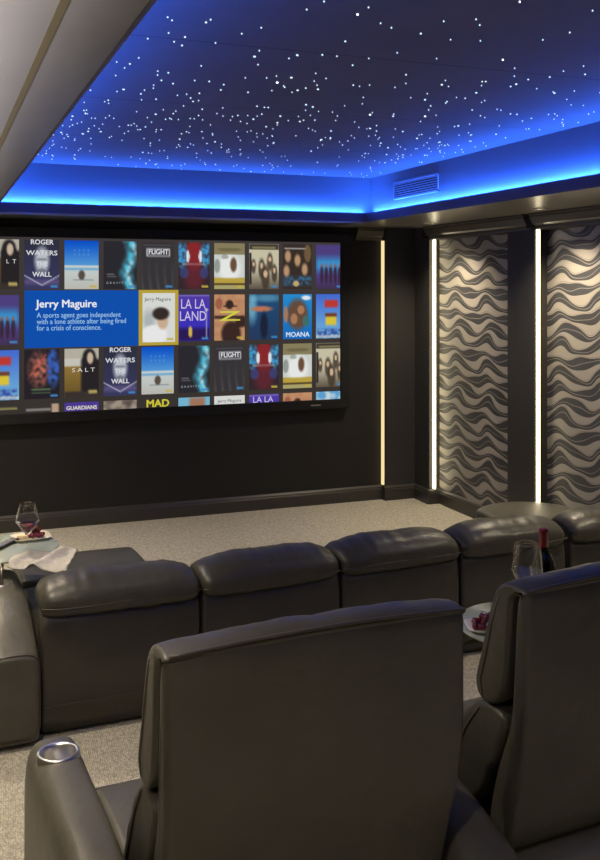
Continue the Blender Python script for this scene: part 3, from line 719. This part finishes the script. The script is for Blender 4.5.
def rear_recliner(loc, rz, label, arms, cup):
    """tall recliner seen from behind; local rear face y=0, seat faces +y"""
    t = empty('leather_recliner', loc, rz); W = 0.722; hw = W/2
    # shell
    prof = [(0.0, 1.078), (0.0, 0.98), (0.0, 0.80), (0.012, 0.68), (0.055, 0.54), (0.095, 0.37), (0.17, 0.345), (0.18, 0.44), (0.13, 0.60), (0.075, 0.72), (0.062, 0.85), (0.050, 1.068)]
    def dsh(X, P, Q, s):
        k = max(0, (0.80-Q)/0.4)
        bulge = -0.010*(1-s*s)*min(1, max(0, (1.06-Q)/0.3))*min(1, max(0.0, Q-0.42)/0.2)
        return X*(1-0.03*k-0.015*max(0, 1-abs(Q-0.9)/0.3)*0), P+bulge, Q + 0.010*(1-s*s)*max(0, (Q-0.85)/0.2)
    shell = sweep('backrest', prof, -hw, hw, 0.022, LEATHER, t, it=2, deform=dsh, nmid=24)
    # head cushion rolling over the top to the rear seam
    hp = [(0.003, 1.060), (0.006, 1.072), (0.04, 1.079), (0.09, 1.074), (0.130, 1.030), (0.160, 0.95), (0.190, 0.85), (0.215, 0.78), (0.190, 0.735), (0.12, 0.745), (0.085, 0.80), (0.068, 0.95), (0.058, 1.045), (0.03, 1.050)]
    def dh(X, P, Q, s):
        arch = 0.011*(1-abs(s)**2.4)*max(0, (Q-0.9)/0.2)
        front = 0.02*(1-s**4) if P > 0.10 else 0
        w_ = wrinkle(X, Q, 1.0, 0.004, 20)*min(1, max(0, (P-0.01)/0.05))
        # the end of the roll tucks in around the corner
        tuck = 0.008*max(0, abs(s)-0.86)/0.14*max(0, (Q-1.06)/0.05)
        return X, P+front+w_, Q+arch-tuck+w_*0.6
    hc = sweep('head_cushion', hp, -hw-0.004, hw+0.004, 0.012, LEATHER, t, it=2, deform=dh, nmid=36, puff=0.004)
    piping('piping', lambda x: (x, -0.003, 1.073 + 0.012*(1-(x/hw)**2)), -hw+0.008, hw-0.008, M_pipe, hc, 0.0042)
    for s in (-1, 1):
        MB().tube([(s*(hw+0.003), 0.108, 1.035), (s*(hw+0.004), 0.137, 0.95), (s*(hw+0.004), 0.163, 0.86), (s*(hw+0.004), 0.186, 0.79), (s*(hw+0.002), 0.172, 0.752)], 0.0032, 6).build('side_piping', M_pipe, hc, True)
    # lumbar cushion
    lp = [(0.11, 0.735), (0.21, 0.73), (0.285, 0.66), (0.35, 0.55), (0.39, 0.46), (0.34, 0.42), (0.215, 0.44), (0.15, 0.58), (0.09, 0.70)]
    def dl(X, P, Q, s):
        w_ = wrinkle(X, Q, 2.0, 0.006, 14)
        return X, P+w_+0.01*(1-s*s)+0.004*math.sin(Q*70), Q+w_
    lc = sweep('lumbar_cushion', lp, -hw+0.004, hw-0.004, 0.018, LEATHER, t, it=2, deform=dl, nmid=24, puff=0.006)
    for s in (-1, 1):
        MB().tube([(s*(hw-0.003), 0.200, 0.712), (s*(hw-0.003), 0.255, 0.64), (s*(hw-0.003), 0.305, 0.55), (s*(hw-0.003), 0.335, 0.485)], 0.0032, 6).build('side_piping', M_pipe, lc, True)
    # seat cushion and front panel
    sp_ = [(0.24, 0.30), (0.78, 0.30), (0.79, 0.40), (0.76, 0.447), (0.60, 0.455), (0.28, 0.44)]
    sweep('seat_cushion', sp_, -hw+0.004, hw-0.004, 0.03, LEATHER2, t, it=2, puff=0.004)
    sweep('footrest', [(0.79, 0.08), (0.825, 0.08), (0.835, 0.25), (0.825, 0.41), (0.795, 0.41)], -hw+0.01, hw-0.01, 0.012, LEATHER, t, it=1)
    sweep('base', [(0.03, 0.03), (0.78, 0.03), (0.78, 0.29), (0.22, 0.33), (0.03, 0.375)], -hw+0.01, hw-0.01, 0.03, LEATHER2, t, it=1)
    mb = MB()
    for sx in (-1, 1):
        for yy in (0.1, 0.7): MB().lathe([(0.022, 0), (0.026, 0.035)], sx*(hw-0.08), yy, 14).build('foot', M_plastic, t)
    for a in arms: arm_part(t, *a[:6], LEATHER2, cup=a[6], taper=a[7] if len(a) > 7 else 0)
    tag(t, label, 'recliner', 'recliners of the rear row')
    return t
# arms: x0, x1, rear y, front y, height front, height rear
rear_recliner((0.792, 1.889, RZ), R(2.9), 'tall dark leather recliner seen from behind, with a steel cup holder in its left arm',
              [(-0.522, -0.366, 0.0, 0.86, 0.565, 0.53, (-0.445, 0.74, 0.052)), (0.366, 0.535, -0.03, 0.84, 0.565, 0.45, None, 0.12)], True)
c2 = math.radians(4.5)
x2, y2 = 1.352+0.361*math.cos(c2), 1.957+0.361*math.sin(c2)
rear_recliner((x2, y2, RZ), c2, 'tall dark leather recliner cut off by the right edge of the photo',
              [(0.378, 0.52, -0.02, 0.80, 0.565, 0.47, None)], True)

def front_seat(loc, rz, label, rest=None, W=0.72, seed=0, arms=()):
    """low backed home cinema seat seen from behind; local rear face y=0"""
    t = empty('leather_cinema_seat', loc, rz); hw = W/2
    bp = [(0.0, 0.535), (0.0, 0.30), (0.0, 0.02), (0.12, 0.02), (0.14, 0.30), (0.15, 0.55), (0.05, 0.56)]
    back = sweep('backrest', bp, -hw, hw, 0.018, LEATHER, t, it=1, nmid=8)
    MB().tube([(-hw+0.012, -0.0015, 0.145), (hw-0.012, -0.0015, 0.145)], 0.0025, 6).build('seam', M_pipe, back)
    hp = [(0.03, 0.532), (-0.022, 0.545), (-0.030, 0.585), (-0.018, 0.635), (0.03, 0.678), (0.11, 0.701), (0.20, 0.692), (0.262, 0.645), (0.275, 0.59), (0.24, 0.545), (0.13, 0.535)]
    def dh(X, P, Q, s):
        e = abs(s)**3.2
        zc = 0.59
        if Q > zc: Q = zc + (Q-zc)*(1-0.42*e)
        P = 0.11 + (P-0.11)*(1-0.10*e)
        near = math.exp(-((Q-0.62)/0.05)**2)
        w_ = wrinkle(X, Q, seed*3.1, 0.0045, 24) + 0.007*near*noise.noise(Vector((X*34, seed*5.0, 0)))
        sag = -0.010*math.exp(-((X-0.05)/0.16)**2)
        return X, P+w_*0.6+ (0.006*s if seed % 2 else -0.004*s), Q+w_+(sag if Q > 0.65 else 0)
    hc = sweep('headrest', hp, -hw-0.002, hw+0.002, 0.045, LEATHER, t, it=2, deform=dh, nmid=44, nend=8, puff=0.006)
    piping('piping', lambda x: (x, -0.031+0.022*abs(x/hw)**6+0.0*x, 0.580+0.004*math.sin(x*9+seed)), -hw+0.0, hw-0.0, M_pipe, hc, 0.0042)
    sweep('seat_cushion', [(0.22, 0.22), (0.86, 0.22), (0.87, 0.38), (0.84, 0.435), (0.60, 0.44), (0.22, 0.43)], -hw+0.004, hw-0.004, 0.03, LEATHER, t, it=2)
    sweep('base', [(0.13, 0.02), (0.82, 0.02), (0.82, 0.21), (0.13, 0.21)], -hw+0.006, hw-0.006, 0.01, LEATHER, t, it=1)
    if rest:
        y0, y1, bow, rm = rest
        def dr(X, P, Q, s): return X, P + (bow*(1-s*s) if P > (y0+y1)/2 else 0), Q
        sweep('footrest', [(y0, 0.36), (y1, 0.36), (y1+0.02, 0.41), (y1-0.01, 0.445), (y0, 0.448), (y0-0.01, 0.41)], -hw+0.01, hw-0.01, 0.03, rm, t, it=2, deform=dr, nmid=20)
        for q in (-0.24, 0.24):
            MB().box(q-0.02, q+0.02, 0.8, y1-0.1, 0.30, 0.345).build('footrest_arm', M_dmetal, t)
            MB().box(q-0.03, q+0.03, y1-0.2, y1-0.12, 0.0, 0.36).build('footrest_leg', M_dmetal, t)
    else:
        sweep('footrest', [(0.87, 0.08), (0.90, 0.08), (0.91, 0.25), (0.90, 0.39), (0.875, 0.39)], -hw+0.01, hw-0.01, 0.012, LEATHER, t, it=1)
    for a in arms: arm_part(t, *a[:6], LEATHER2, cup=a[6], taper=a[7] if len(a) > 7 else 0)
    tag(t, label, 'cinema seat', 'joined low seats of the front row')
    return t
corners = [(0.43, 4.29), (1.17, 4.31), (1.915, 4.37), (2.64, 4.43), (3.345, 4.455)]
labs = ['low leather seat at the left end of the front row, footrest raised beyond it',
        'low leather front row seat, second from the left end, headrest tinted blue',
        'low leather seat in the middle of the front row of five',
        'low leather seat in the front row directly behind the wine glass and bottle']
for i in range(4):
    (xa, ya), (xb, yb) = corners[i], corners[i+1]
    L_ = math.hypot(xb-xa, yb-ya)
    front_seat(((xa+xb)/2, (ya+yb)/2, 0), math.atan2(yb-ya, xb-xa), labs[i], W=L_-0.014, seed=i,
               rest=(0.90, 1.38, 0.02, LEATHER) if i == 0 else None,
               arms=[(-0.60, -0.372, -0.06, 0.74, 0.57, 0.40, (-0.49, 0.48, 0.05))] if i == 0 else [])
front_seat((3.375+0.36, 4.445, 0), R(-6), 'low leather front row seat at the right edge with a pale raised footrest', W=0.70, seed=7,
           rest=(0.88, 1.25, 0.20, LEATHER2))

# ------------------------------------------------------------------ tray tables and things on them
M_food = mat('red_grape_skin', (0.12, 0.012, 0.020), 0.22)
M_cheese = mat('pale_cheese', (0.62, 0.50, 0.28), 0.5)
M_plate = mat('cream_china', (0.72, 0.66, 0.54), 0.25)
M_tray = glass('frosted_glass', (0.80, 0.90, 0.90), 0.25)
M_tray.node_tree.nodes['Principled BSDF'].inputs['Transmission Weight'].default_value = 0.55
M_tray.node_tree.nodes['Principled BSDF'].inputs['Base Color'].default_value = (0.60, 0.68, 0.62, 1)
def tray(cx, cy, cz_, r, post, zp, label):
    t = empty('swivel_tray_table', (cx, cy, cz_))
    MB().lathe([(0.001, -0.010), (r-0.005, -0.010), (r, -0.005), (r-0.003, 0), (0.001, 0)], n=64).build('glass_top', M_tray, t, True)
    px, py = post[0]-cx, post[1]-cy
    MB().tube([(px, py, zp-cz_), (px, py, -0.022)], 0.010, 12).build('post', M_dmetal, t, True)
    MB().box(-0.09, 0.09, -0.012, 0.012, -0.020, -0.010).build('support_plate', M_dmetal, t)
    MB().tube([(px, py, -0.026), (0, 0, -0.026)], 0.007, 8).build('bracket', M_dmetal, t, True)
    MB().lathe([(0.040, zp-cz_), (0.042, zp-cz_+0.006), (0.012, zp-cz_+0.012)], px, py, 24).build('post_collar', M_steel, t, True)
    tag(t, label, 'tray table', 'round glass tray tables on the seat arms'); return t
def wine_glass(loc, h, wmax, wrim, label, liquid=None):
    t = empty('wine_glass', loc); s = h
    out = [(0.0008, 0.0), (0.036, 0.0), (0.036, 0.0015), (0.010, 0.006), (0.0036, 0.014), (0.0032, 0.10*s/0.25), (0.004, 0.40*s), (wmax*0.18, 0.44*s), (wmax/2, 0.66*s), (wmax*0.46, 0.76*s), (wrim/2, s-0.0006), (wrim/2-0.0006, s)]
    inn = [(wrim/2-0.0012, s-0.0006), (wmax*0.46-0.0014, 0.76*s), (wmax/2-0.0016, 0.66*s), (wmax*0.18-0.001, 0.452*s), (0.0008, 0.425*s)]
    k = 40
    gb = MB().lathe(out+inn, n=k).build('glass_body', M_glass, t, True); gb.data.set_sharp_from_angle(angle=R(15))
    if liquid:
        z1 = liquid*s; rr = wmax*0.18 + (wmax/2-wmax*0.18)*(liquid-0.44)/(0.66-0.44)-0.002
        MB().lathe([(0.001, 0.432*s), (wmax*0.16, 0.456*s), (rr, z1), (0.001, z1)], n=k).build('wine', glass('red_wine', (0.35, 0.02, 0.05)), t, True)
    tag(t, label, 'wine glass'); return t
def plate_food(loc, rz, hx, hy, seed, lab_p, lab_g, lab_c=None):
    t = empty('serving_plate', loc, rz)
    vs = []; fs = []; n = 36
    rings = [(0.70, 0.0), (0.74, 0.001), (1.0, 0.014), (1.0, 0.017), (0.72, 0.005), (0.02, 0.004)]
    for k, z in rings:
        for i in range(n):
            a = 2*PI*i/n; c, s_ = math.cos(a), math.sin(a); e = 0.45
            vs.append((hx*k*math.copysign(abs(c)**e, c), hy*k*math.copysign(abs(s_)**e, s_), z))
    for j in range(len(rings)-1):
        for i in range(n): fs.append((j*n+i, j*n+(i+1) % n, (j+1)*n+(i+1) % n, (j+1)*n+i))
    fs.append(tuple(range(n))[::-1]); fs.append(tuple((len(rings)-1)*n+i for i in range(n)))
    from_data('dish', vs, fs, M_plate, t, True)
    tag(t, lab_p, 'plate', 'cream plates of fruit')
    # the bunch of grapes rests on the plate: a thing of its own, each grape one mesh
    rr = random.Random(seed); ca, sa = math.cos(rz), math.sin(rz)
    gx = hx*0.22; pts = []
    for j in range(26):
        lx, ly = gx+rr.uniform(-0.042, 0.042), rr.uniform(-0.030, 0.030)
        lz = 0.019 + (0.022 if abs(lx-gx) < 0.030 and abs(ly) < 0.020 and j % 2 else 0) + (0.015 if abs(lx-gx) < 0.015 and j % 3 == 0 else 0)
        pts.append((lx, ly, lz))
    g = empty('grape_bunch', (loc[0]+ca*gx, loc[1]+sa*gx, loc[2]+0.005), rz)
    for lx, ly, lz in pts:
        MB().sphere((lx-gx, ly, lz-0.005), 0.0105, 10, 7, sz=1.08).build('grape', M_food, g, True)
    MB().tube([(-0.02, 0, 0.014), (0, 0.003, 0.05), (0.02, 0.005, 0.056)], 0.0016, 6).build('stem', mat('grape_stem', (0.12, 0.14, 0.04), 0.6), g, True)
    tag(g, lab_g, 'grapes', 'bunches of red grapes')
    c = MB().add([(-0.03, -0.018, 0.0), (0.025, -0.02, 0.0), (0.028, 0.02, 0.0), (-0.028, 0.018, 0.0), (-0.028, -0.016, 0.020), (0.022, -0.017, 0.016), (0.024, 0.017, 0.016), (-0.026, 0.016, 0.020)],
                 [(0,3,2,1),(4,5,6,7),(0,1,5,4),(1,2,6,5),(2,3,7,6),(3,0,4,7)]).build('cheese_wedge', M_cheese, bevel=0.003)
    dx = -hx*0.42
    c.location = (loc[0]+ca*dx, loc[1]+sa*dx, loc[2]+0.005); c.rotation_euler = (0, 0, rz+0.3)
    tag(c, lab_c, 'cheese', 'pale cheese pieces on the plates')

# left tray by the front row
FT = 0.665
tray(0.335, 5.07, FT, 0.27, (0.30, 4.772), 0.53, 'round pale glass tray table over the left arm of the front row')
wine_glass((0.432, 4.90, FT), 0.252, 0.118, 0.080, 'large angular wine glass with a little wine on the left glass tray', 0.60)
plate_food((0.475, 5.19, FT), R(6), 0.10, 0.08, 3, 'cream plate with grapes on the left glass tray', 'red grapes heaped on the plate on the left tray', 'pale cheese piece left of the grapes on the left tray')
rc = empty('remote_control', (0.345, 5.10, FT), R(55))
MB().box(-0.09, 0.09, -0.023, 0.023, 0.0, 0.018).build('body', M_plastic, rc, bevel=0.005)
mb = MB()
for i in range(8):
    for j in range(3): mb.box(-0.075+i*0.018, -0.064+i*0.018, -0.017+j*0.012, -0.009+j*0.012, 0.018, 0.0198)
mb.build('buttons', mat('grey_buttons', (0.3, 0.3, 0.32), 0.5), rc)
tag(rc, 'slim black remote control at the left edge of the left glass tray', 'remote control')
# towel draped from the tray to the seat
def towel():
    P = {}
    nx, ny = 34, 26
    A, B = Vector((0.36, 4.855, FT+0.006)), Vector((0.675, 4.87, FT+0.008))     # far edge, on the tray
    D, E = Vector((0.32, 4.70, FT)), Vector((0.585, 4.585, FT))      # near edge, hanging to the arm
    vs = []
    for j in range(ny+1):
        for i in range(nx+1):
            u, v = i/nx, j/ny
            p = A.lerp(B, u).lerp(D.lerp(E, u), v)
            d = math.hypot(p.x-0.335, p.y-5.07)
            sag = max(0, d-0.262)
            z = FT+0.010 - min(0.02, sag*0.15) + 0.010*noise.noise(Vector((u*4, v*4, 2)))*min(1, sag*8+0.12) + abs(math.sin(u*6.2+v*2.0))**6*0.018
            z -= 0.03*v*v*max(0, u-0.3)*1.8
            z += 0.014*max(0, min(1, (u-(0.72-0.42*v))/0.05))
            if d < 0.27: z = max(z, FT+0.007)
            p.x += 0.012*noise.noise(Vector((v*5, 3, u*2))); p.y += 0.014*noise.noise(Vector((u*6, 9, v*2)))
            vs.append((p.x, p.y, z))
    fs = [(j*(nx+1)+i, j*(nx+1)+i+1, (j+1)*(nx+1)+i+1, (j+1)*(nx+1)+i) for j in range(ny) for i in range(nx)]
    o = from_data('hand_towel', vs, fs, mat('grey_cotton', (0.46, 0.44, 0.40), 0.95, noise_amt=0.15, noise_scale=40, bump=0.5, bump_scale=180), None, True)
    s = o.modifiers.new('thick', 'SOLIDIFY'); s.thickness = 0.005; s.offset = 1
    tag(o, 'pale grey folded towel draped over the near edge of the left glass tray', 'towel')
towel()

# right tray by the rear row
BT = RZ+0.74
tray(1.77, 2.57, BT, 0.22, (1.205, 2.53), RZ+0.568, 'round pale glass tray table between the two rear recliners')
wine_glass((1.765, 2.555, BT), 0.262, 0.100, 0.078, 'angular wine glass standing before the wine bottle on the right tray')
plate_food((1.640, 2.560, BT), R(160), 0.085, 0.06, 5, 'cream plate with grapes on the right glass tray', 'dark red grapes on the plate beside the rear recliners', 'pale cheese piece beside the grapes on the right tray')
bt = empty('wine_bottle', (1.885, 2.635, BT))
MB().lathe([(0.0008, 0.004), (0.030, 0.0), (0.0365, 0.004), (0.0375, 0.02), (0.0375, 0.150), (0.034, 0.172), (0.024, 0.192), (0.0155, 0.208), (0.0140, 0.225), (0.0140, 0.268), (0.0008, 0.268)], n=32).build('bottle_body', glass('dark_bottle_glass', (0.02, 0.028, 0.018), 0.03), bt, True)
bt_in = MB().lathe([(0.0008, 0.008), (0.033, 0.008), (0.034, 0.15), (0.03, 0.168), (0.012, 0.20), (0.0008, 0.20)], n=24).build('wine', mat('dark_wine', (0.015, 0.003, 0.005), 0.2), bt, True)
MB().lathe([(0.0146, 0.205), (0.0146, 0.262), (0.0160, 0.263), (0.0160, 0.276), (0.0145, 0.279), (0.0005, 0.279)], n=28, cap=False).build('capsule', mat('red_foil', (0.30, 0.012, 0.018), 0.3, spec=0.6), bt, True)
MB().lathe([(0.0378, 0.045), (0.0379, 0.046), (0.0379, 0.125), (0.0378, 0.126)], n=32, cap=False).build('label_band', mat('bottle_label', (0.30, 0.26, 0.20), 0.7), bt, True)
tag(bt, 'dark wine bottle with a red foil neck on the right tray', 'wine bottle')
